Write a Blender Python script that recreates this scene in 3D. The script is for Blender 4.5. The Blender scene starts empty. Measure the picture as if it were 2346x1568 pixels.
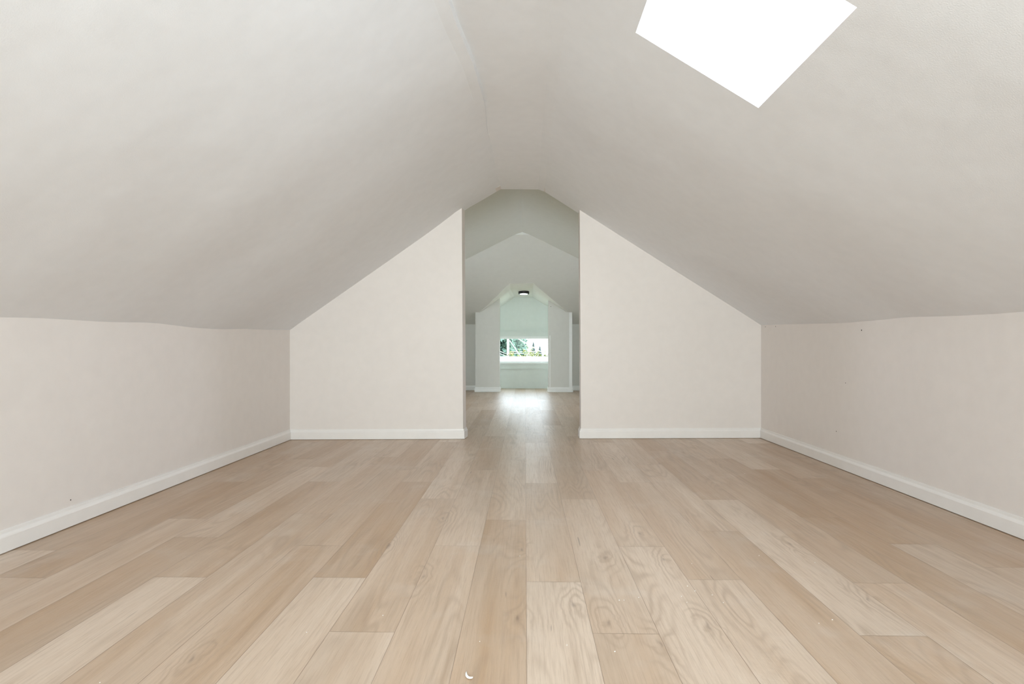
import bpy, bmesh, math, random
from mathutils import Vector, noise
C = bpy.context.scene.collection
S = bpy.context.scene
RND = random.Random(7)

# ------------------------------------------------------------------ camera
FPX = 1303.0                       # focal length in pixels of the 2346-wide frame
cd = bpy.data.cameras.new('camera'); cam = bpy.data.objects.new('camera', cd); C.objects.link(cam)
cd.sensor_width = 36.0; cd.lens = FPX/2346*36.0; cd.shift_y = 11/2346
cd.clip_start = .02; cd.clip_end = 500
cam.location = (0, 0, .80); cam.rotation_euler = (math.pi/2, 0, math.atan(30/FPX))
S.camera = cam

# ------------------------------------------------------------------ sky, added fill lights, exposure
SKY = 17.0
w = bpy.data.worlds.new('sky'); S.world = w; w.use_nodes = True
bg = w.node_tree.nodes['Background']; bg.inputs[0].default_value = (.90, .965, 1.08, 1); bg.inputs[1].default_value = SKY
S.view_settings.view_transform = 'Standard'; S.view_settings.look = 'None'
S.view_settings.exposure = -.70; S.view_settings.gamma = 1; S.view_settings.use_curve_mapping = False
S.cycles.max_bounces = 14; S.cycles.diffuse_bounces = 10; S.cycles.transparent_max_bounces = 12
S.cycles.sample_clamp_indirect = 6

def area(name, loc, direction, sx, sy, power, color, portal=False, spread=180):
    l = bpy.data.lights.new(name, 'AREA'); l.shape = 'RECTANGLE'; l.size = sx; l.size_y = sy
    l.energy = power; l.color = color; l.spread = math.radians(spread)
    o = bpy.data.objects.new(name, l); C.objects.link(o); o.location = loc
    o.rotation_euler = Vector(direction).to_track_quat('-Z', 'Y').to_euler()
    if portal: l.cycles.is_portal = True
    return o
# portals only guide the sky light through the openings
area('skylight_portal', (.74, 1.895, 2.03), (-.534, 0, -.846), .80, .80, 1, (1, 1, 1), True)
area('added_rear_window_portal', (0, -1.88, 1.15), (0, 1, 0), 1.5, 1.2, 1, (1, 1, 1), True)  # serves the added rear window
area('far_window_portal', (-.02, 11.1, .737), (0, -1, 0), 1.6, .5, 1, (1, 1, 1), True)
# fill lights added outside made-up windows, out of view, to even the rooms
area('rear_fill_light', (0, -1.95, 1.15), (0, 1, .05), 1.4, 1.1, 96, (.985, .965, .95), spread=95)
area('side_fill_light_left', (-2.62, 7.6, .95), (1, 0, 0), 1.0, .8, 3.0, (.93, 1.0, .82))
area('side_fill_light_right', (2.62, 7.6, .95), (-1, 0, 0), 1.0, .8, 3.0, (.93, 1.0, .82))

# ------------------------------------------------------------------ helpers
def lin(r, g, b):
    f = lambda c: (c/255/12.92 if c/255 <= .04045 else ((c/255+.055)/1.055)**2.4)
    return (f(r), f(g), f(b), 1)

def obj(name, verts, faces, mats, parent=None, smooth=False, mat_idx=None):
    me = bpy.data.meshes.new(name); me.from_pydata([tuple(v) for v in verts], [], faces)
    for m in (mats if isinstance(mats, (list, tuple)) else [mats]): me.materials.append(m)
    if mat_idx:
        for p, i in zip(me.polygons, mat_idx): p.material_index = i
    bm = bmesh.new(); bm.from_mesh(me); bmesh.ops.recalc_face_normals(bm, faces=bm.faces); bm.to_mesh(me); bm.free()
    if smooth:
        for p in me.polygons: p.use_smooth = True
    o = bpy.data.objects.new(name, me); C.objects.link(o)
    if parent: o.parent = parent
    return o

class MB:
    def __init__(s): s.v = []; s.f = []
    def box(s, a, b):
        n = len(s.v); x0, y0, z0 = a; x1, y1, z1 = b
        s.v += [(x, y, z) for z in (z0, z1) for y in (y0, y1) for x in (x0, x1)]
        s.f += [(n, n+1, n+3, n+2), (n+4, n+6, n+7, n+5), (n, n+4, n+5, n+1), (n+2, n+3, n+7, n+6), (n, n+2, n+6, n+4), (n+1, n+5, n+7, n+3)]
        return s
    def prism(s, poly, pf, pb):            # poly of 2-D points, pf / pb map a point to front / back 3-D
        n = len(s.v); k = len(poly)
        s.v += [pf(*p) for p in poly] + [pb(*p) for p in poly]
        s.f += [tuple(range(n, n+k)), tuple(range(n+2*k-1, n+k-1, -1))]
        s.f += [(n+i, n+(i+1) % k, n+k+(i+1) % k, n+k+i) for i in range(k)]
        return s
    def sweep(s, path, prof, outward):     # profile (out, up) swept along a floor path with mitred corners
        n = len(s.v); k = len(prof); m = len(path)
        nor = []
        for i in range(m):
            ds = []
            if i > 0: ds.append((Vector(path[i])-Vector(path[i-1])).normalized())
            if i < m-1: ds.append((Vector(path[i+1])-Vector(path[i])).normalized())
            ns = [Vector((d.y, -d.x))*outward for d in ds]
            q = sum(ns, Vector((0, 0))); q.normalize(); q /= max(.3, q.dot(ns[0])); nor.append(q)
        for i in range(m):
            for a, z in prof: s.v.append((path[i][0]+nor[i].x*a, path[i][1]+nor[i].y*a, z))
        for i in range(m-1):
            for j in range(k):
                s.f.append((n+i*k+j, n+i*k+(j+1) % k, n+(i+1)*k+(j+1) % k, n+(i+1)*k+j))
        s.f += [tuple(range(n, n+k)), tuple(range(n+(m-1)*k+k-1, n+(m-1)*k-1, -1))]
        return s
    def tube(s, pts, rs, seg=8):
        n = len(s.v)
        for i, p in enumerate(pts):
            p = Vector(p); d = (Vector(pts[min(i+1, len(pts)-1)])-Vector(pts[max(i-1, 0)])).normalized()
            u = d.orthogonal().normalized(); vv = d.cross(u)
            for k in range(seg):
                a = 2*math.pi*k/seg; s.v.append(tuple(p+(u*math.cos(a)+vv*math.sin(a))*(rs[i] if isinstance(rs, (list, tuple)) else rs)))
        for i in range(len(pts)-1):
            for k in range(seg):
                s.f.append((n+i*seg+k, n+i*seg+(k+1) % seg, n+(i+1)*seg+(k+1) % seg, n+(i+1)*seg+k))
        s.f += [tuple(range(n+seg-1, n-1, -1)), tuple(range(n+(len(pts)-1)*seg, n+len(pts)*seg))]
        return s
    def lathe(s, prof, c=(0, 0, 0), seg=40):
        n = len(s.v); k = len(prof)
        for i in range(seg):
            a = 2*math.pi*i/seg
            for r, z in prof: s.v.append((c[0]+r*math.cos(a), c[1]+r*math.sin(a), c[2]+z))
        for i in range(seg):
            for j in range(k-1):
                s.f.append((n+i*k+j, n+((i+1) % seg)*k+j, n+((i+1) % seg)*k+j+1, n+i*k+j+1))
        return s
    def build(s, name, mat, parent=None, smooth=False): return obj(name, s.v, s.f, mat, parent, smooth)

def structure(o, label=None):
    o['kind'] = 'structure'
    if label: o['label'] = label
    return o
def tag(o, label, cat, group=None, kind=None):
    o['label'] = label; o['category'] = cat
    if group: o['group'] = group
    if kind: o['kind'] = kind
    return o
def empty(name, loc):
    o = bpy.data.objects.new(name, None); C.objects.link(o); o.location = loc; o.empty_display_size = .1; return o
def interp(tab, y):
    tab = sorted(tab)
    if y <= tab[0][0]: return tab[0][1]
    for (a, p), (b, q) in zip(tab, tab[1:]):
        if y <= b:
            t = (y-a)/(b-a); return p+(q-p)*t
    return tab[-1][1]

# ------------------------------------------------------------------ materials
class N:
    def __init__(s, name):
        s.m = bpy.data.materials.new(name); s.m.use_nodes = True; s.t = s.m.node_tree; s.L = s.t.links.new
        s.b = s.t.nodes['Principled BSDF']
    def n(s, ty, **k):
        q = s.t.nodes.new(ty)
        for a, v in k.items(): setattr(q, a, v)
        return q
    def set(s, sock, v):
        if hasattr(v, 'links') or isinstance(v, bpy.types.NodeSocket): s.L(v, sock)
        else: sock.default_value = v
    def math(s, op, a, b=0.0, c=0.0, clamp=False):
        q = s.n('ShaderNodeMath', operation=op, use_clamp=clamp); s.set(q.inputs[0], a); s.set(q.inputs[1], b); s.set(q.inputs[2], c); return q.outputs[0]
    def mix(s, f, a, b, mode='MIX'):
        q = s.n('ShaderNodeMix', data_type='RGBA', blend_type=mode); s.set(q.inputs[0], f); s.set(q.inputs[6], a); s.set(q.inputs[7], b); return q.outputs[2]
    def noise(s, vec, scale, detail=3, rough=.5, dist=0):
        q = s.n('ShaderNodeTexNoise'); s.L(vec, q.inputs['Vector']); q.inputs['Scale'].default_value = scale
        q.inputs['Detail'].default_value = detail; q.inputs['Roughness'].default_value = rough; q.inputs['Distortion'].default_value = dist
        return q.outputs[0]
    def maprange(s, v, a, b, c=0.0, d=1.0, smooth=False):
        q = s.n('ShaderNodeMapRange', interpolation_type='SMOOTHSTEP' if smooth else 'LINEAR'); s.L(v, q.inputs[0])
        for i, x in enumerate((a, b, c, d)): q.inputs[i+1].default_value = x
        return q.outputs[0]

def paint(name, col, rough=.55, peel=.25, wave=.6):
    k = N(name); geo = k.n('ShaderNodeNewGeometry').outputs['Position']
    n1 = k.noise(geo, 260, 2); n2 = k.noise(geo, 1.6, 3, .45); n3 = k.noise(geo, 14, 3)
    bump = k.n('ShaderNodeBump'); bump.inputs['Strength'].default_value = peel; bump.inputs['Distance'].default_value = .0012
    k.L(n1, bump.inputs['Height'])
    b2 = k.n('ShaderNodeBump'); b2.inputs['Strength'].default_value = wave; b2.inputs['Distance'].default_value = .02
    k.L(n2, b2.inputs['Height']); k.L(bump.outputs[0], b2.inputs['Normal'])
    k.L(b2.outputs[0], k.b.inputs['Normal'])
    c2 = tuple(x*.972 for x in col[:3])+(1,)
    k.L(k.mix(k.maprange(n3, .3, .7), col, c2), k.b.inputs['Base Color'])
    k.b.inputs['Roughness'].default_value = rough
    k.b.inputs['Specular IOR Level'].default_value = .35
    return k.m

def plain(name, col, rough=.5, metal=0, emit=None, es=0):
    k = N(name); geo = k.n('ShaderNodeNewGeometry').outputs['Position']
    nn = k.noise(geo, 30, 2); c2 = tuple(x*.93 for x in col[:3])+(1,)
    k.L(k.mix(nn, col, c2), k.b.inputs['Base Color'])
    k.b.inputs['Roughness'].default_value = rough; k.b.inputs['Metallic'].default_value = metal
    if emit: k.b.inputs['Emission Color'].default_value = emit; k.b.inputs['Emission Strength'].default_value = es
    return k.m

def glass(name, tint=(.93, .97, .96, 1)):
    k = N(name); tr = k.n('ShaderNodeBsdfTransparent'); tr.inputs[0].default_value = tint
    gl = k.n('ShaderNodeBsdfGlossy'); gl.inputs['Roughness'].default_value = .02
    mx = k.n('ShaderNodeMixShader'); mx.inputs[0].default_value = .002; k.L(tr.outputs[0], mx.inputs[1]); k.L(gl.outputs[0], mx.inputs[2])
    k.L(mx.outputs[0], k.t.nodes['Material Output'].inputs['Surface']); return k.m

WALL = paint('warm_white_wall_paint', (.79, .750, .722, 1))
CEIL = paint('white_ceiling_paint', (.822, .842, .868, 1), .6, .3, .9)
MINT = paint('pale_mint_paint', (.71, .765, .745, 1), .6, .3, .6)
BACKP = paint('dimmed_sage_paint', (.61, .625, .575, 1), .6, .3, .6)  # darkened in the colour to imitate a dimmer middle room
TRIM = paint('white_trim_paint', (.84, .825, .81, 1), .35, .08, .1)
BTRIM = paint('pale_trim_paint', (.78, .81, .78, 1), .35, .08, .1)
GLASS = glass('window_glass'); VINYL = plain('white_vinyl', (.82, .85, .85, 1), .35)
DARK = plain('dark_hole', (.03, .028, .025, 1), .8)

PW = .1845; PX0 = .004; PL = 1.40
KNOTS = [(-.014, 2.242), (.147, 1.765), (.305, 2.17), (-.02, 1.674), (.491, 2.453), (.363, 1.531), (.517, 2.14), (.525, 1.654),
         (1.082, 1.829), (1.076, 2.337), (-.55, 2.279), (-.358, 1.97), (-.381, 2.631), (-.853, 1.439), (.244, 1.663), (.10, .9), (-.5, .8)]
def floor_material():
    k = N('light_oak_planks')
    at = k.n('ShaderNodeAttribute', attribute_name='plank'); sep = k.n('ShaderNodeSeparateColor'); k.L(at.outputs['Color'], sep.inputs[0])
    tone, rnd, seam = sep.outputs[0], sep.outputs[1], sep.outputs[2]
    geo = k.n('ShaderNodeNewGeometry').outputs['Position']
    sp = k.n('ShaderNodeSeparateXYZ'); k.L(geo, sp.inputs[0]); X, Y = sp.outputs[0], sp.outputs[1]
    def vec(x, y, z=0.0):
        q = k.n('ShaderNodeCombineXYZ'); k.set(q.inputs[0], x); k.set(q.inputs[1], y); k.set(q.inputs[2], z); return q.outputs[0]
    off = k.math('MULTIPLY', rnd, 37.0)
    # knots pull the growth lines round them
    kn = None; core = None
    wob = k.math('SUBTRACT', k.noise(geo, 16, 2), .5); wob2 = k.math('SUBTRACT', k.noise(geo, 9, 2), .5)
    KX = k.math('MULTIPLY_ADD', wob, .035, X); KY = k.math('MULTIPLY_ADD', wob2, .09, Y)
    for (a, b) in KNOTS:
        dx = k.math('MULTIPLY', k.math('SUBTRACT', KX, a), 24.0); dy = k.math('MULTIPLY', k.math('SUBTRACT', KY, b), 7.0)
        r2 = k.math('MULTIPLY_ADD', dx, dx, k.math('MULTIPLY', dy, dy))
        g = k.math('EXPONENT', k.math('MULTIPLY', r2, -1.0)); c = k.math('EXPONENT', k.math('MULTIPLY', r2, -60.0))
        kn = g if kn is None else k.math('ADD', kn, g); core = c if core is None else k.math('ADD', core, c)
    base = k.noise(vec(k.math('ADD', k.math('MULTIPLY', X, 4.6), off), k.math('MULTIPLY', Y, .62), off), 1.0, 2, .45, .35)
    field = k.math('MULTIPLY_ADD', kn, .125, base)
    lines = k.math('SINE', k.math('MULTIPLY', field, 125.0))
    lines = k.math('MULTIPLY_ADD', lines, .5, .5)
    lines = k.math('POWER', lines, 2.2)
    strength = k.maprange(k.noise(vec(k.math('ADD', k.math('MULTIPLY', X, 7), off), k.math('MULTIPLY', Y, 1.5), off), 1.0, 2), .42, .68, 0.0, 1.0, True)
    strength = k.math('MAXIMUM', strength, k.math('MULTIPLY', kn, 1.6, clamp=True))
    streak = k.noise(vec(k.math('ADD', k.math('MULTIPLY', X, 26), off), k.math('MULTIPLY', Y, .9), off), 1.0, 4, .6)
    broad = k.noise(vec(k.math('ADD', k.math('MULTIPLY', X, 7), off), k.math('MULTIPLY', Y, .55), rnd), 1.0, 2, .5)
    pores = k.noise(vec(k.math('MULTIPLY', X, 420), k.math('MULTIPLY', Y, 12), off), 1.0, 2, .6)
    pores2 = k.noise(vec(k.math('MULTIPLY', X, 130), k.math('MULTIPLY', Y, 5), off), 1.0, 3, .6)
    light = (.640, .520, .415, 1); dark = (.415, .268, .155, 1)
    t = k.math('MULTIPLY_ADD', tone, .98, -.12)
    t = k.math('MULTIPLY_ADD', k.maprange(broad, .3, .7, -.5, .5), .42, t)
    t = k.math('MULTIPLY_ADD', k.maprange(streak, .3, .7, -.5, .5), .30, t)
    t = k.math('ADD', t, .12, clamp=True)
    col = k.mix(t, light, dark)
    grey = k.maprange(k.noise(vec(k.math('ADD', k.math('MULTIPLY', X, 3.0), off), k.math('MULTIPLY', Y, .8), off), 1.0, 2), .45, .7, 0, .5)
    col = k.mix(grey, col, (.50, .405, .32, 1))
    lf = k.math('MULTIPLY', lines, k.math('MULTIPLY', strength, .42))
    col = k.mix(lf, col, (.33, .235, .16, 1))
    pf = k.maprange(pores, .5, .72, 0, .34); col = k.mix(pf, col, (.36, .26, .18, 1))
    pf2 = k.maprange(pores2, .5, .72, 0, .34); col = k.mix(pf2, col, (.34, .24, .165, 1))
    crack = k.maprange(k.noise(vec(k.math('ADD', k.math('MULTIPLY', X, 60), off), k.math('MULTIPLY', Y, 4.5), off), 1.0, 1), .80, .83, 0, .5)
    col = k.mix(crack, col, (.14, .10, .075, 1))
    col = k.mix(k.math('MULTIPLY', core, .5, clamp=True), col, (.16, .11, .08, 1))
    dusty = k.maprange(k.noise(geo, 3.0, 4, .6), .56, .72, 0, .16); col = k.mix(dusty, col, (.72, .70, .67, 1))
    col = k.mix(k.math('MULTIPLY', seam, .55), col, (.16, .11, .08, 1))
    k.L(col, k.b.inputs['Base Color'])
    rg = k.maprange(pores2, .3, .7, .29, .36); smear = k.noise(geo, 9.0, 3, .6)
    k.L(k.math('MULTIPLY_ADD', smear, .08, rg), k.b.inputs['Roughness'])
    k.b.inputs['Specular IOR Level'].default_value = .68
    bh = k.math('ADD', k.math('MULTIPLY', pores, .5), k.math('MULTIPLY', k.noise(geo, 38, 3, .6), 1.3))
    bp = k.n('ShaderNodeBump'); bp.inputs['Strength'].default_value = .35; bp.inputs['Distance'].default_value = .0016
    k.L(bh, bp.inputs['Height']); k.L(bp.outputs[0], k.b.inputs['Normal'])
    return k.m
OAK = floor_material()

# ------------------------------------------------------------------ floor: planks in one mesh, joints where the photo has them
START = {-11: 3.591, -10: 1.93, -9: 2.61, -8: 2.355, -7: 1.947, -6: 2.70, -5: 2.27, -4: 1.956, -3: 1.585, -2: 2.28, -1: 2.627,
         0: 1.937, 1: 1.592, 2: 2.286, 3: 1.968, 4: 2.487, 5: 1.597, 6: 1.953, 7: 2.70, 8: 2.341, 9: 2.101, 10: 1.95, 11: 2.7}
TONE = {(0, -1): .02, (0, 0): .38, (0, 1): .05, (-1, -1): .72, (-1, 0): .40, (-1, 1): .3, (1, -1): .50, (1, 0): .28, (2, -1): .03, (2, 0): .42, (2, 1): .5,
        (3, -1): .22, (3, 0): .42, (3, 1): .2, (4, -1): .62, (4, 0): .30, (4, 1): .45, (5, -1): .62, (5, 0): .0, (5, 1): .62, (6, -1): .35, (6, 0): .5, (6, 1): .4,
        (7, -1): .80, (7, 0): .72, (7, 1): .5, (8, -1): .22, (8, 0): .72, (9, -1): .35, (9, 0): .6, (10, -1): .7, (10, 0): .8, (-2, -1): .38, (-2, 0): .36, (-2, 1): .55,
        (-3, -1): .25, (-3, 0): .48, (-3, 1): .15, (-4, -1): .18, (-4, 0): .85, (-4, 1): .45, (-5, -1): .6, (-5, 0): .55, (-5, 1): .7,
        (-6, -1): .45, (-6, 0): .5, (-6, 1): .4, (-7, -1): .10, (-7, 0): .62, (-7, 1): .35, (-8, -1): .78, (-8, 0): .28, (-8, 1): .6,
        (-9, -1): .40, (-9, 0): .72, (-9, 1): .7, (-10, -1): .42, (-10, 0): .75, (-10, 1): .5, (-11, -1): .75, (-11, 0): .6}
def make_floor():
    V = []; F = []; A = []
    def quad(x0, x1, y0, y1, z, tone, rn, seam):
        n = len(V); V.extend([(x0, y0, z), (x1, y0, z), (x1, y1, z), (x0, y1, z)]); F.append((n, n+1, n+2, n+3)); A.append((tone, rn, seam))
    g = .0007; r = random.Random(3)
    for row in range(-15, 15):
        s = START.get(row, r.uniform(0, 1.4)); xa = PX0+row*PW
        for k in range(-4, 8):
            y0 = s+k*PL; y1 = y0+PL
            y0c, y1c = max(y0, -1.9), min(y1, 11.25)
            if y1c <= y0c: continue
            tn = TONE.get((row, k), None); rr = r.random()
            if tn is None: tn = r.choice([.1, .3, .4, .5, .7])
            quad(xa+g, xa+PW-g, y0c+g, y1c-g, 0, tn, rr, 0)
            quad(xa+PW-g, xa+PW+g, y0c, y1c, -.0003, .5, rr, 1); quad(xa+g, xa+PW-g, y1c-g, y1c+g, -.0003, .5, rr, 1)
    n = len(V); x0, x1 = PX0-15*PW, PX0+15*PW                         # subfloor slab
    V.extend([(x, y, z) for z in (-.15, -.0006) for y in (-1.9, 11.25) for x in (x0, x1)])
    for q in [(0, 1, 3, 2), (4, 6, 7, 5), (0, 4, 5, 1), (2, 3, 7, 6), (0, 2, 6, 4), (1, 5, 7, 3)]:
        F.append(tuple(n+i for i in q)); A.append((.5, .5, 1))
    me = bpy.data.meshes.new('floor'); me.from_pydata(V, [], F); me.materials.append(OAK)
    ca = me.color_attributes.new('plank', 'FLOAT_COLOR', 'CORNER'); i = 0
    for f, a in zip(F, A):
        for _ in f: ca.data[i].color = (a[0], a[1], a[2], 1); i += 1
    o = bpy.data.objects.new('floor', me); C.objects.link(o); return o
structure(make_floor(), 'pale oak plank floor running through all rooms')

# ------------------------------------------------------------------ near attic room
YP = lambda x: 4.945+.0457*x                                        # front face of the partition
LCR = [(5.2, -.220), (4.94, -.220), (4.15, -.233), (3.69, -.247), (3.23, -.233), (2.79, -.253), (2.45, -.292), (2.29, -.305), (1.5, -.33)]
LK = [(1.2, .90), (2.148, .911), (2.263, .919), (2.53, .919), (2.72, .919), (3.05, .931), (3.25, .924), (3.41, .917), (3.71, .915), (4.06, .929), (4.4, .931), (4.84, .942)]
RK = [(1.2, .945), (2.41, .950), (2.55, .949), (2.82, .954), (3.15, .964), (3.3, .960), (3.44, .959), (3.69, .959), (4.25, .977), (4.6, .984), (5.05, .992)]
FZ = 2.203
HX0, HX1, HY0, HY1 = .430, .902, 1.568, 2.221                         # skylight opening
def sm(t): t = max(0, min(1, t)); return t*t*(3-2*t)
def ceil_z(x, y):
    n = noise.noise(Vector((x*1.3, y*1.1, 2.0)))*.006+noise.noise(Vector((x*4, y*3, 7.0)))*.0018
    l1 = interp(LCR, y); k = interp(LK, y)
    if x <= l1:
        xm, zm = -.549, 1.996
        if x < xm: z = k+(zm-k)*(x+2.025)/(xm+2.025)
        else: z = zm+(FZ-zm)*(x-xm)/(l1-xm)
        d = x-xm                                                      # soften the change of pitch
        z += .012*math.exp(-(d/.16)**2)
        lap = (1-sm((y-2.9)/1.1))*.022
        z -= lap*math.exp(-((x-l1)/.03)**2)
        return z+n*sm((abs(x+2.025)+.3)/.5)*.8
    zr = 2.2925-.631*x+(interp(RK, y)-.991)*sm((x-.95)/1.1)
    kk = .010+.055*(1-sm((y-2.0)/2.2))
    flat = FZ+.004*(1-sm((y-4.05)/.25))
    h = max(0, min(1, .5+.5*(zr-flat)/kk)); z = zr*(1-h)+flat*h-kk*h*(1-h)
    return z+n*(.5 if HX0-.1 < x < HX1+.1 and HY0-.1 < y < HY1+.1 else .9)
def make_ceiling():
    ys = [-1.85, -1.2, -.6, 0, .5, .9, 1.2, 1.4, HY0]
    ys += [HY0+(HY1-HY0)*i/5 for i in range(1, 6)]
    y = HY1
    while y < 4.75: y += .11; ys.append(y)
    xs_r = [.24, .33, HX0]+[HX0+(HX1-HX0)*i/5 for i in range(1, 6)]+[HX1+(2.07-HX1)*i/10 for i in range(1, 11)]+[2.16]
    rows = []
    for i, y in enumerate(ys+['a', 'b']):
        yy = lambda x: y if not isinstance(y, str) else (YP(x)-.02 if y == 'a' else YP(x)+.121)
        l1 = interp(LCR, yy(-.2))
        xs = [-2.11, -2.025]+[-2.025+(l1-.05+2.025)*j/16 for j in range(1, 17)]+[l1-.025, l1, l1+.004, l1+.05]
        xs += [l1+.05+(.19-l1-.05)*j/5 for j in range(1, 5)]+[.17]+xs_r
        rows.append([(x, yy(x), ceil_z(x, yy(x))+(.006 if x == l1+.004 and yy(x) < 3.4 else 0)) for x in xs])
    nc = len(rows[0]); V = [p for r in rows for p in r]; F = []
    for i in range(len(rows)-1):
        for j in range(nc-1):
            a, b = rows[i][j], rows[i+1][j+1]
            if a[0] >= HX0-1e-4 and b[0] <= HX1+1e-4 and a[1] >= HY0-1e-4 and b[1] <= HY1+1e-4: continue
            F.append((i*nc+j, i*nc+j+1, (i+1)*nc+j+1, (i+1)*nc+j))
    o = obj('ceiling', V, F, CEIL, smooth=True)
    me = o.data                                                       # normals up so the thickness goes outwards
    bm = bmesh.new(); bm.from_mesh(me)
    if sum(f.normal.z for f in bm.faces) < 0: bmesh.ops.reverse_faces(bm, faces=bm.faces)
    for e in bm.edges:
        e.smooth = e.calc_face_angle(0) < math.radians(11)
    bm.to_mesh(me); bm.free()
    s = o.modifiers.new('thickness', 'SOLIDIFY'); s.thickness = .09; s.offset = 1; s.use_even_offset = False
    e = o.modifiers.new('crisp_edges', 'EDGE_SPLIT'); e.split_angle = math.radians(35)
    return o
structure(make_ceiling(), 'uneven white plaster ceiling sloping down to low side walls')

structure(MB().box((-2.125, -1.9, -.01), (-2.025, 4.99, .975)).build('wall_left', WALL), 'low left knee wall of the near room')
structure(MB().box((2.07, -1.9, -.01), (2.17, 5.12, 1.03)).build('wall_right', WALL), 'low right knee wall of the near room')
# rear gable wall behind the camera with a window opening added for fill light
m = MB(); m.box((-2.15, -1.85, 0), (-.7, -1.75, 2.4)); m.box((.7, -1.85, 0), (2.2, -1.75, 2.4)); m.box((-.7, -1.85, 0), (.7, -1.75, .6)); m.box((-.7, -1.85, 1.7), (.7, -1.75, 2.4))
structure(m.build('wall_rear', WALL), 'gable wall of the near room')
m = MB()
for a, b in (((-.7, -1.84, .6), (-.65, -1.76, 1.7)), ((.65, -1.84, .6), (.7, -1.76, 1.7)), ((-.65, -1.84, .6), (.65, -1.76, .65)), ((-.65, -1.84, 1.65), (.65, -1.76, 1.7)), ((-.02, -1.83, .65), (.02, -1.77, 1.65))): m.box(a, b)
wf = structure(m.build('added_rear_window', VINYL)); MB().box((-.65, -1.803, .65), (.65, -1.797, 1.65)).build('glass_pane', GLASS, wf)  # unseen window, added so more light enters from behind

# partition: two wings either side of the opening
def wing(poly):
    return MB().prism(poly, lambda x, z: (x, YP(x), z), lambda x, z: (x+(.013 if -1 < x < 0 else 0), YP(x)+.12, z))
structure(wing([(-2.10, -.01), (-.537, -.01), (-.543, 1.0), (-.549, 2.045), (-.549, 2.7), (-2.10, 2.7)]).build('wall_partition_left', WALL), 'left wing of the wall around the tall opening')
structure(wing([(.487, -.01), (2.15, -.01), (2.15, 2.7), (.475, 2.7), (.475, 2.045), (.482, 1.0)]).build('wall_partition_right', WALL), 'right wing of the wall around the tall opening')
xs = [-.55+1.026*i/12 for i in range(13)]
m = MB(); m.prism([(x, ceil_z(x, YP(x))+.003) for x in xs]+[(.476, 2.7), (-.55, 2.7)], lambda x, z: (x, YP(x)+.01, z), lambda x, z: (x, YP(x)+.119, z))
structure(m.build('wall_header', WALL), 'short wall above the near ceiling facing the middle room')

# ------------------------------------------------------------------ baseboards
BP = [(0, .004), (.014, .004), (.014, .062), (.0125, .067), (.007, .076), (.0055, .088), (0, .089)]
structure(MB().sweep([(-2.025, -1.75), (-2.025, YP(-2.025))], BP, 1).build('baseboard_left', TRIM))
structure(MB().sweep([(2.07, -1.75), (2.07, YP(2.07))], BP, -1).build('baseboard_right', TRIM))
structure(MB().sweep([(-2.02, YP(-2.02)), (-.537, YP(-.537)), (-.523, YP(-.523)+.12)], BP, 1).build('baseboard_partition_left', TRIM))
structure(MB().sweep([(2.065, YP(2.065)), (.487, YP(.487)), (.487, YP(.487)+.12)], BP, -1).build('baseboard_partition_right', TRIM))

# ------------------------------------------------------------------ skylight in the right slope
sx = Vector((1, 0, -.631)).normalized(); nn = Vector((.631, 0, 1)).normalized()
cc = Vector(((HX0+HX1)/2, (HY0+HY1)/2, 0)); cc.z = 2.2925-.631*cc.x
hu = (HX1-HX0)/2*math.sqrt(1+.631**2); hv = (HY1-HY0)/2
def skyring(iu, iv, ou, ov, n0, n1):
    m = MB(); P = []
    for u, v in ((iu, iv), (ou, ov)):
        for nz in (n0, n1):
            P.append([tuple(cc+sx*a*u+Vector((0, 1, 0))*b*v+nn*nz) for a, b in ((-1, -1), (1, -1), (1, 1), (-1, 1))])
    m.v = [p for q in P for p in q]
    for k in range(4):
        j = (k+1) % 4
        m.f += [(k, j, 4+j, 4+k), (8+k, 8+j, 12+j, 12+k), (k, j, 8+j, 8+k), (4+k, 4+j, 12+j, 12+k)]
    return m
sk = structure(skyring(hu, hv, hu+.05, hv+.05, .088, .15).build('window_1', VINYL), 'bright square skylight in the right slope')
m = MB(); ng = 8
for j in range(ng+1):
    for i in range(ng+1):
        a, b = i/ng*2-1, j/ng*2-1
        m.v.append(tuple(cc+sx*a*(hu+.045)+Vector((0, 1, 0))*b*(hv+.045)+nn*(.145+.07*(1-a**4)*(1-b**4))))
for j in range(ng):
    for i in range(ng): m.f.append((j*(ng+1)+i, j*(ng+1)+i+1, (j+1)*(ng+1)+i+1, (j+1)*(ng+1)+i))
m.build('dome_glazing', GLASS, sk, True)['label'] = 'clear domed skylight glazing'

# nail holes and small dents in the near walls and ceiling corner
nh = MB()
def hole(p, nrm, r):
    nrm = Vector(nrm); nh.tube([Vector(p)-nrm*.002, Vector(p)+nrm*.0006], r, 8)
hole((-2.025, 2.489, .117), (1, 0, 0), .0030)
nh.build('nail_hole', DARK, bpy.data.objects['wall_left'])
nh = MB()
for p, r in (((2.07, 3.724, .566), .0030), ((2.07, 3.833, .237), .0035), ((2.07, 3.548, .902), .0045), ((2.07, 4.95, .972), .004), ((2.07, 4.75, .968), .004)): hole(p, (-1, 0, 0), r)
for i in range(5):
    q = MB(); q.v = nh.v[i*16:(i+1)*16]; q.f = [tuple(v-i*16 for v in f) for f in nh.f[i*10:(i+1)*10]]
    q.build('nail_hole', DARK, bpy.data.objects['wall_right'])

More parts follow.
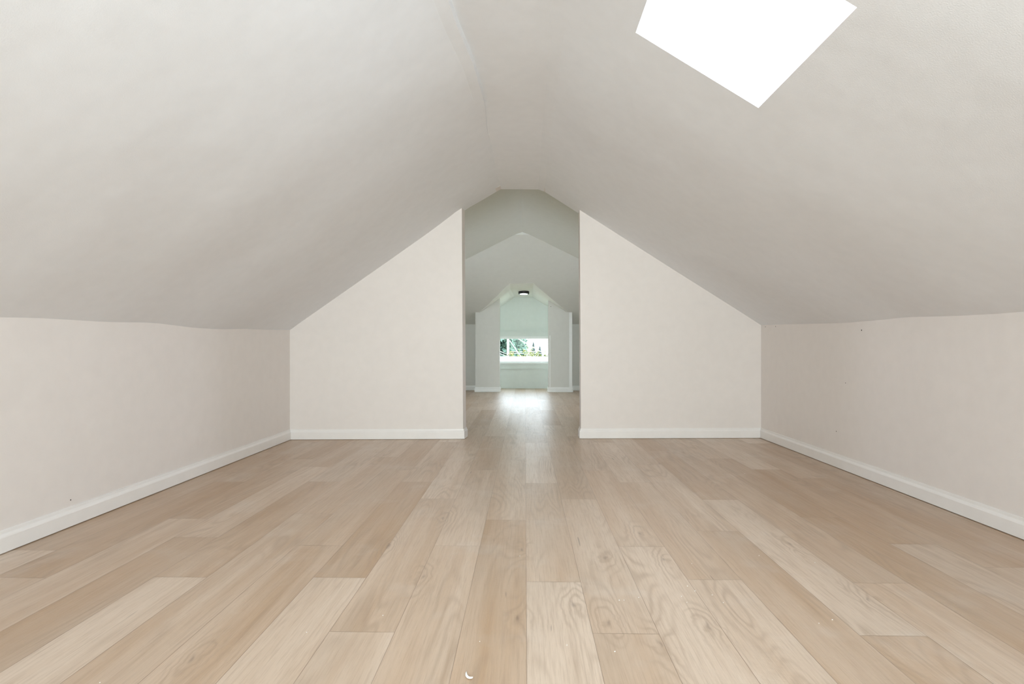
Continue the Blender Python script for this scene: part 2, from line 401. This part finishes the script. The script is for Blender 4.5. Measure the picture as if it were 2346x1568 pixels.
# ------------------------------------------------------------------ middle room
ZR, XR = 2.42, -.04
ridge = lambda x: ZR-.35*abs(x-XR)
cross = lambda y: 1.214+(10.42-y)*.49
yv = lambda x: 10.42-(ridge(x)-1.214)/.49
def zpas(x):                                                          # passage profile at its mouth
    if x < -.254: return 1.822+.76*(x+.254)
    if x > .134: return 1.822-.67*(x-.134)
    return 1.818+.01*(x+.254)/.39
yb = lambda x: min(10.02, 10.42-(zpas(x)-1.214)/.49)+(noise.noise(Vector((x*19, 0, 0)))*.03 if -.7 < x < -.25 else 0)
xs = sorted([-2.55, -2.0, -1.5, -1.1, -.9, -.878, -.83, -.80, -.7, -.62, -.54, -.46, -.38, -.31, -.254, -.14, XR, .06, .134, .2, .3, .4, .5, .6, .7, .744, .78, .828, .9, 1.2, 1.6, 2.0, 2.55])
V = []; F = []
YT = yv(XR+.10)
top = lambda x: max(yv(x), YT)
for x in xs:
    V += [(x, YP(x)+.12, ridge(x)), (x, 7.0, ridge(x)), (x, top(x), min(ridge(x), ridge(x)))]
for i in range(len(xs)-1):
    for j in range(2): F.append((3*i+j, 3*i+3+j, 3*i+4+j, 3*i+1+j))
n = len(V)
for x in xs:                                                          # cross slope, with the passage mouth cut out
    bot = yb(x) if -.8775 < x < .8275 else 10.47
    t = top(x); zt = min(ridge(x), cross(t)) if abs(x-XR) < .1 else ridge(x)
    V += [(x, t, zt), (x, (t+bot)/2, (zt+cross(bot))/2), (x, bot, cross(bot))]
for i in range(len(xs)-1):
    for j in range(2): F.append((n+3*i+j, n+3*i+3+j, n+3*i+4+j, n+3*i+1+j))
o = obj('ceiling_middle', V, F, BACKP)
s = o.modifiers.new('thickness', 'SOLIDIFY'); s.thickness = .06; s.offset = 1
bm = bmesh.new(); bm.from_mesh(o.data)
if sum(f.normal.z for f in bm.faces) < 0: bmesh.ops.reverse_faces(bm, faces=bm.faces)
bm.to_mesh(o.data); bm.free()
structure(o, 'sloping sage ceiling of the middle room')
m = MB(); m.prism([(XR-.1, ridge(XR-.1)-.001), (XR+.1, ridge(XR+.1)-.001), (XR, ZR)], lambda x, z: (x, YT-.004, z), lambda x, z: (x, YT+.03, z))
structure(m.build('trim_1', BTRIM), 'small pale triangle at the peak of the middle room ceiling')

for nm, xa, xb in (('wall_middle_far_left', -2.5, -.878), ('wall_middle_far_right', .828, 2.5)):
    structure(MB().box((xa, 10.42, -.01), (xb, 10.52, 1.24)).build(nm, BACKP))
for nm, sgn in (('wall_middle_left', -1), ('wall_middle_right', 1)):
    a, b = sorted((sgn*2.45, sgn*2.55)); m = MB()
    m.box((a, 4.7, -.01), (b, 7.1, 1.75)).box((a, 8.1, -.01), (b, 10.5, 1.75)).box((a, 7.1, -.01), (b, 8.1, .55)).box((a, 7.1, 1.35), (b, 8.1, 1.75))  # unseen openings added to let the side fill lights in
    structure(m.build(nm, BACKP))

# stub walls either side of the passage
def stub(poly, xr0, xr1):
    m = MB().prism(poly, lambda x, z: (x, 10.02, z), lambda x, z: (x, 10.15, z)); m.box((xr0, 10.15, -.01), (xr1, 10.42, 1.34)); return m
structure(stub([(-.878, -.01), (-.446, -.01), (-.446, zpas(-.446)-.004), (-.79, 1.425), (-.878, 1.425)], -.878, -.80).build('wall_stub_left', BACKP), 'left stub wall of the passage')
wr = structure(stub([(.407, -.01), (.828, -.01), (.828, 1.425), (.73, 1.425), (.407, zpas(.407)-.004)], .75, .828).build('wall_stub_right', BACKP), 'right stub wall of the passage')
m = MB().box((.775, 10.013, .08), (.828, 10.02, 1.405)).box((.43, 10.0165, .08), (.445, 10.02, 1.0)); structure(m.build('trim_2', BTRIM), 'flat trim strip on the right stub wall')
q = MB(); q.tube([(.452, 10.021, 1.51), (.452, 10.018, 1.51)], .006, 8); q.build('nail_hole', DARK, wr)
structure(MB().sweep([(-2.45, 10.42), (-.878, 10.42), (-.878, 10.02), (-.446, 10.02), (-.446, 10.15)], BP, 1).build('baseboard_middle_left', BTRIM))
structure(MB().sweep([(2.45, 10.42), (.828, 10.42), (.828, 10.02), (.407, 10.02), (.407, 10.15)], BP, -1).build('baseboard_middle_right', BTRIM))

# ------------------------------------------------------------------ passage ceiling and far room
def zend(x): return 1.747-.66*max(0, -.193-x)-.63*max(0, x-.151)
cols = [-1.2, -.878, -.80, -.7, -.62, -.54, -.46, -.38, -.31, -.254, -.14, -.04, .06, .134, .2, .3, .4, .5, .6, .7, .744, .828, 1.2]
V = []; F = []; R = 4
for x in cols:
    xe = -.193 if x == -.254 else (.151 if x == .134 else x)
    inn = -.81 < x < .80
    y0 = yb(x) if inn else 10.0
    z0 = zpas(x) if inn else zpas(x)
    V += [(x, min(y0, 10.019) if inn else 10.44, z0-.001), (x, 10.03 if inn else 10.46, zpas(x)-.014), (x+(xe-x)*.4, 10.40 if inn else 10.6, zpas(x)*.55+zend(xe)*.45-.004), (xe, 11.05, zend(xe)-.002)]
for i in range(len(cols)-1):
    for j in range(R-1): F.append((R*i+j, R*i+R+j, R*i+R+1+j, R*i+1+j))
o = obj('ceiling_far', V, F, paint('soft_white_ceiling_paint', (.86, .88, .84, 1), .6, .3, .5))
bm = bmesh.new(); bm.from_mesh(o.data)
if sum(f.normal.z for f in bm.faces) < 0: bmesh.ops.reverse_faces(bm, faces=bm.faces)
bm.to_mesh(o.data); bm.free()
s = o.modifiers.new('thickness', 'SOLIDIFY'); s.thickness = .04; s.offset = 1
structure(o, 'pale faceted ceiling of the passage and far room')
WX0, WX1, WZ0, WZ1 = -.80, .76, .523, .951
m = MB(); m.box((-1.25, 10.92, -.01), (WX0, 11.05, 2.0)).box((WX1, 10.92, -.01), (1.25, 11.05, 2.0)).box((WX0, 10.92, -.01), (WX1, 11.05, WZ0-.03)).box((WX0, 10.92, WZ1+.03), (WX1, 11.05, 2.0))
structure(m.build('wall_far', MINT), 'far gable wall with the wide window')
for nm, sgn in (('wall_far_left', -1), ('wall_far_right', 1)):
    a, b = sorted((sgn*1.1, sgn*1.2)); structure(MB().box((a, 10.45, -.01), (b, 11.0, 1.3)).build(nm, MINT))
# the far window: frame, sill, casing, glass
m = MB(); fy0, fy1 = 10.94, 11.0
m.box((WX0, fy0, WZ0-.03), (WX1, fy1, WZ0)).box((WX0, fy0, WZ1), (WX1, fy1, WZ1+.03)).box((WX0, fy0, WZ0), (WX0+.035, fy1, WZ1)).box((WX1-.035, fy0, WZ0), (WX1, fy1, WZ1))
w2 = structure(m.build('window_2', VINYL), 'wide low window in the far wall with trees beyond')
m = MB().box((WX0-.06, 10.902, WZ1+.05), (WX1+.06, 10.92, WZ1+.142)).box((WX0-.06, 10.902, WZ0-.142), (WX1+.06, 10.92, WZ0-.046)).box((WX0-.06, 10.902, WZ0-.046), (WX0-.005, 10.92, WZ1+.05)).box((WX1+.005, 10.902, WZ0-.046), (WX1+.06, 10.92, WZ1+.05))
m.box((WX0-.068, 10.893, WZ1+.138), (WX1+.068, 10.92, WZ1+.147)).box((WX0-.068, 10.893, WZ0-.147), (WX1+.068, 10.92, WZ0-.138)); m.build('window_casing', MINT, w2)
m = MB().box((WX0-.005, 10.885, WZ0-.046), (WX1+.005, 10.955, WZ0-.028)); m.build('window_sill', VINYL, w2)
m = MB().box((WX0-.005, 10.908, WZ1+.026), (WX1+.005, 10.945, WZ1+.05)); m.build('window_head', VINYL, w2)
MB().box((WX0+.03, 10.968, WZ0-.005), (WX1-.03, 10.974, WZ1+.005)).build('glass_pane', GLASS, w2)

# round flush light on the far ceiling
cl = tag(empty('ceiling_light', (-.024, 10.25, 1.790)), 'small round flush ceiling light with black rim in the far room', 'ceiling light')
RIM = plain('black_rim', (.012, .012, .012, 1), .4)
DIFF = plain('lit_diffuser', (.9, .9, .9, 1), .5, 0, (.82, 1, .97, 1), 48)
MB().lathe([(0, .02), (.094, .02), (.098, .006), (.098, -.034), (.094, -.039), (.070, -.039), (.068, -.034)]).build('rim', RIM, cl, False)
MB().lathe([(.0695, -.034), (.066, -.041), (.05, -.044), (.0001, -.045)]).build('diffuser', DIFF, cl, True)

# ------------------------------------------------------------------ litter on the near floor
CHIP = plain('white_plaster', (.93, .93, .92, 1), .6)
def chip_curl():
    pts = [(-.0065, .0125), (-.0062, .0075), (-.0045, .002), (0, -.0045), (.006, -.0085), (.0115, -.0095)]
    wd = [.0016, .0026, .0034, .0040, .0042, .0022]; V = []; F = []; k = 5
    for i, (px, py) in enumerate(pts):
        a = Vector(pts[max(i-1, 0)]); b = Vector(pts[min(i+1, 5)]); d = (b-a).normalized(); nr = Vector((-d.y, d.x))
        lift = .0012+.0030*abs(i-2.5)/2.5
        for j in range(k):
            t = j/(k-1)*2-1; V.append((px+nr.x*wd[i]*t, py+nr.y*wd[i]*t, lift+.0022*(1-t*t)))
    for i in range(5):
        for j in range(k-1): F.append((i*k+j, i*k+j+1, (i+1)*k+j+1, (i+1)*k+j))
    o = obj('plaster_shaving', V, F, CHIP, smooth=True); s = o.modifiers.new('t', 'SOLIDIFY'); s.thickness = .0013; s.offset = -1
    o.location = (-.137, 1.372, .0014); return o
tag(chip_curl(), 'curled white shaving lying on the floor nearest the camera', 'shaving')
def crumb_mesh():
    bm = bmesh.new(); bmesh.ops.create_icosphere(bm, subdivisions=1, radius=.0019)
    r = random.Random(5)
    for v in bm.verts: v.co *= r.uniform(.65, 1.2); v.co.z = max(v.co.z*.6, -.0008)+.0008
    me = bpy.data.meshes.new('plaster_crumb'); bm.to_mesh(me); bm.free(); me.materials.append(CHIP); return me
cm = crumb_mesh()
CR = [(-.611, 1.578), (-1.012, 1.331), (.342, 3.957), (-.014, 3.697), (-.02, 2.172), (-.423, 1.683), (.297, 1.801), (.312, 1.802), (.235, 1.497), (.112, 1.527), (-.123, 1.54), (.362, 1.822), (.615, 2.112), (.542, 1.912), (.556, 1.875), (.602, 1.846), (.506, 1.791), (.619, 1.791), (.501, 1.834), (1.073, 2.131), (.849, 1.664), (.899, 1.686), (.895, 2.197), (1.382, 3.615)]
CLB = {(-.611, 1.578): 'tiny white plaster crumb on the oak floor left of the curled shaving', (-1.012, 1.331): 'tiny white plaster crumb on the floor at the lower left of the picture',
       (.342, 3.957): 'tiny white plaster crumb on the floor just before the right side of the opening', (-.014, 3.697): 'tiny white plaster crumb in the sheen on the floor before the opening',
       (-.02, 2.172): 'tiny white plaster crumb on the darker board at the centre of the floor', (-.423, 1.683): 'tiny white plaster crumb on the left of the floor, farther than the shaving',
       (-.123, 1.54): 'tiny white plaster crumb just beyond the curled shaving', (1.073, 2.131): 'tiny white plaster crumb on the pale long board toward the right wall',
       (1.382, 3.615): 'tiny white plaster crumb on the floor toward the far right corner', (.112, 1.527): 'tiny white plaster crumb on the palest board beside the centre seam'}
for x, y in CR:
    o = bpy.data.objects.new('plaster_crumb', cm); C.objects.link(o); o.location = (x, y, 0); o.rotation_euler = (0, 0, RND.uniform(0, 6.28)); s = RND.uniform(.7, 1.15); o.scale = (s, s, s)
    tag(o, CLB.get((x, y), 'tiny white plaster crumb among the scatter on the oak boards right of centre'), 'crumb', 'tiny plaster crumbs on the oak floor')

# ------------------------------------------------------------------ outside, seen through the far window
GZ = -3.2
def leafmat(name, a, b):
    k = N(name); geo = k.n('ShaderNodeNewGeometry').outputs['Position']
    k.L(k.mix(k.maprange(k.noise(geo, 1.3, 3, .7), .35, .65), a, b), k.b.inputs['Base Color']); k.b.inputs['Roughness'].default_value = .7; return k.m
GRASS = leafmat('dry_grass', (.16, .19, .08, 1), (.24, .22, .12, 1))
CONIF = leafmat('dark_evergreen', (.03, .075, .055, 1), (.12, .20, .15, 1))
YEL = leafmat('yellow_green_leaves', (.07, .09, .012, 1), (.14, .13, .025, 1))
BLUE = leafmat('blue_green_needles', (.025, .042, .045, 1), (.045, .07, .075, 1))
BARK = plain('bark', (.10, .08, .06, 1), .9); STUCCO = plain('white_stucco', (.75, .73, .70, 1), .8)
POLE = plain('weathered_pole', (.30, .28, .25, 1), .8); WIRE = plain('pale_cable', (.35, .35, .35, 1), .5)
m = MB(); m.box((-70, 12.5, GZ-.5), (70, 150, GZ)); structure(m.build('ground', GRASS), 'ground outside far below the window')

def foliage(name, fn, count, size, mat, parent, seed):
    r = random.Random(seed); V = []; F = []
    for _ in range(count):
        p = fn(r); a = Vector((r.gauss(0, 1), r.gauss(0, 1), r.gauss(0, 1))).normalized(); b = a.orthogonal().normalized(); s = size*r.uniform(.6, 1.4)
        n = len(V); V += [p-a*s, p+b*s*.45, p+a*s, p-b*s*.45]; F.append((n, n+1, n+2, n+3))
    me = bpy.data.meshes.new(name); me.from_pydata([tuple(v) for v in V], [], F); me.materials.append(mat)
    o = bpy.data.objects.new(name, me); C.objects.link(o); o.parent = parent; return o
def broad(name, x, y, h, r, mat, label, cat, group, seed, n=1600, sz=.12, low=.25):
    t = tag(empty(name, (x, y, GZ)), label, cat, group)
    rr = random.Random(seed); cl = []
    for _ in range(26):
        u = rr.uniform(0, 6.28); z = rr.uniform(low, .92); q = r*math.sqrt(max(.05, 1-((z-.55)/.48)**2))*rr.uniform(.3, .85); cl.append(Vector((q*math.cos(u), q*math.sin(u), z*h)))
    def fn(g):
        c = g.choice(cl)
        if g.random() < .5:
            d = Vector((g.gauss(0, 1), g.gauss(0, 1), g.gauss(0, 1))).normalized(); d *= g.uniform(.62, 1.0)*(1+.45*noise.noise(d*2.6+Vector((seed, 0, 0)))); return Vector((d.x*r, d.y*r, h*(.56+.44*d.z)))
        d = Vector((g.gauss(0, 1), g.gauss(0, 1), g.gauss(0, 1))).normalized(); return c+d*r*.34*g.uniform(.6, 1.05)
    foliage('foliage', fn, n, sz, mat, t, seed)
    MB().tube([(0, 0, 0), (.02*h, 0, h*.4), (0, 0, h*.75)], [r*.09, r*.07, r*.02]).build('trunk', BARK, t)
    return t
def spruce(name, x, y, h, r, mat, label, group, seed, n=900, sz=.14):
    t = tag(empty(name, (x, y, GZ)), label, 'tree', group)
    def fn(g):
        z = g.random()**.7; lay = (math.sin(z*38)+1)*.12; q = r*(1-z)*(.75+lay)*math.sqrt(g.random()); u = g.uniform(0, 6.28)
        return Vector((q*math.cos(u), q*math.sin(u), h*(.08+.92*z)))
    foliage('foliage', fn, n, sz, mat, t, seed)
    MB().tube([(0, 0, 0), (0, 0, h*.9)], [r*.08, .02]).build('trunk', BARK, t); return t
broad('evergreen_tree', -3.9, 50, 10.0, 4.1, CONIF, 'big dark evergreen tree filling the left half of the far window', 'tree', None, 11, 26000, .24, .12)
spruce('spruce_tree', 1.75, 120, 4.9, 1.5, BLUE, 'hazy pointed tree standing in the middle right of the far window', 'distant trees', 21, 900, .18)
spruce('spruce_tree', 3.05, 118, 4.0, 1.5, BLUE, 'hazy lower tree toward the right side of the far window', 'distant trees', 22, 900, .18)
B = [(-1.0, 37, 3.50, .55, 'yellow green bush left of all, beside the utility pole'), (-.35, 38, 3.38, .45, 'yellow green bush in front of the evergreen trunk'),
     (.30, 40, 3.85, .75, 'yellow green bush just right of the big evergreen'), (1.05, 44, 3.62, .45, 'yellow green bush below the pointed tree'), (1.8, 47.5, 3.5, .4, 'yellow green bush at the right edge of the far window')]
for i, (x, y, h, r, lb) in enumerate(B): broad('round_bush', x, y, h, r, YEL, lb, 'bush', 'yellow green bushes beyond the far window', 40+i, 2600, .08, .2)
# neighbour's low pale house
h = tag(empty('neighbour_house', (0, 29, GZ)), 'low white house with a flat roof below the far window view', 'house')
MB().box((-4, 0, 0), (5, 6, 3.18)).build('wall', STUCCO, h); MB().box((-4.2, -.2, 3.18), (5.2, 6.2, 3.40)).build('roof', STUCCO, h)
# utility pole and its cables
u = tag(empty('utility_pole', (-1.20, 40, GZ)), 'tall pale utility pole in front of the evergreen tree', 'utility pole')
MB().tube([(0, 0, 0), (0, 0, 9.5)], [.10, .075], 10).build('pole', POLE, u); MB().box((-1.1, -.08, 8.3), (1.1, .02, 8.42)).build('crossarm', POLE, u)
def at(uu, v, y): return Vector(((uu-1203)/1303*y, y, .8+(795-v)/1303*y))
def cable(a, b, sag, r, lb):
    pts = [a.lerp(b, i/12)-Vector((0, 0, sag*4*(i/12)*(1-i/12))) for i in range(13)]
    o = MB().tube([p-pts[0] for p in pts], r, 6).build('cable', WIRE); o.location = pts[0]; tag(o, lb, 'cable', 'cables outside the far window')
cable(at(1171, 806, 40.6), at(1300, 800, 52), .1, .022, 'upper of two level cables running right from the utility pole')
cable(at(1171, 809.5, 40.6), at(1300, 806, 52), .1, .022, 'lower of two level cables running right from the utility pole')
cable(at(1168, 781, 39.6), at(1197, 823, 37.5), 0, .021, 'steep guy cable slanting down to the right of the utility pole')
cable(at(1120, 790, 30), at(1160, 811, 39.5), .05, .018, 'upper slanting cable reaching the pole from the left')
cable(at(1120, 797, 30), at(1160, 816, 39.5), .05, .018, 'lower slanting cable reaching the pole from the left')
cable(at(1184, 775, 24), at(1290, 835, 28), 0, .018, 'thin cable slanting across the pale sky to the right')
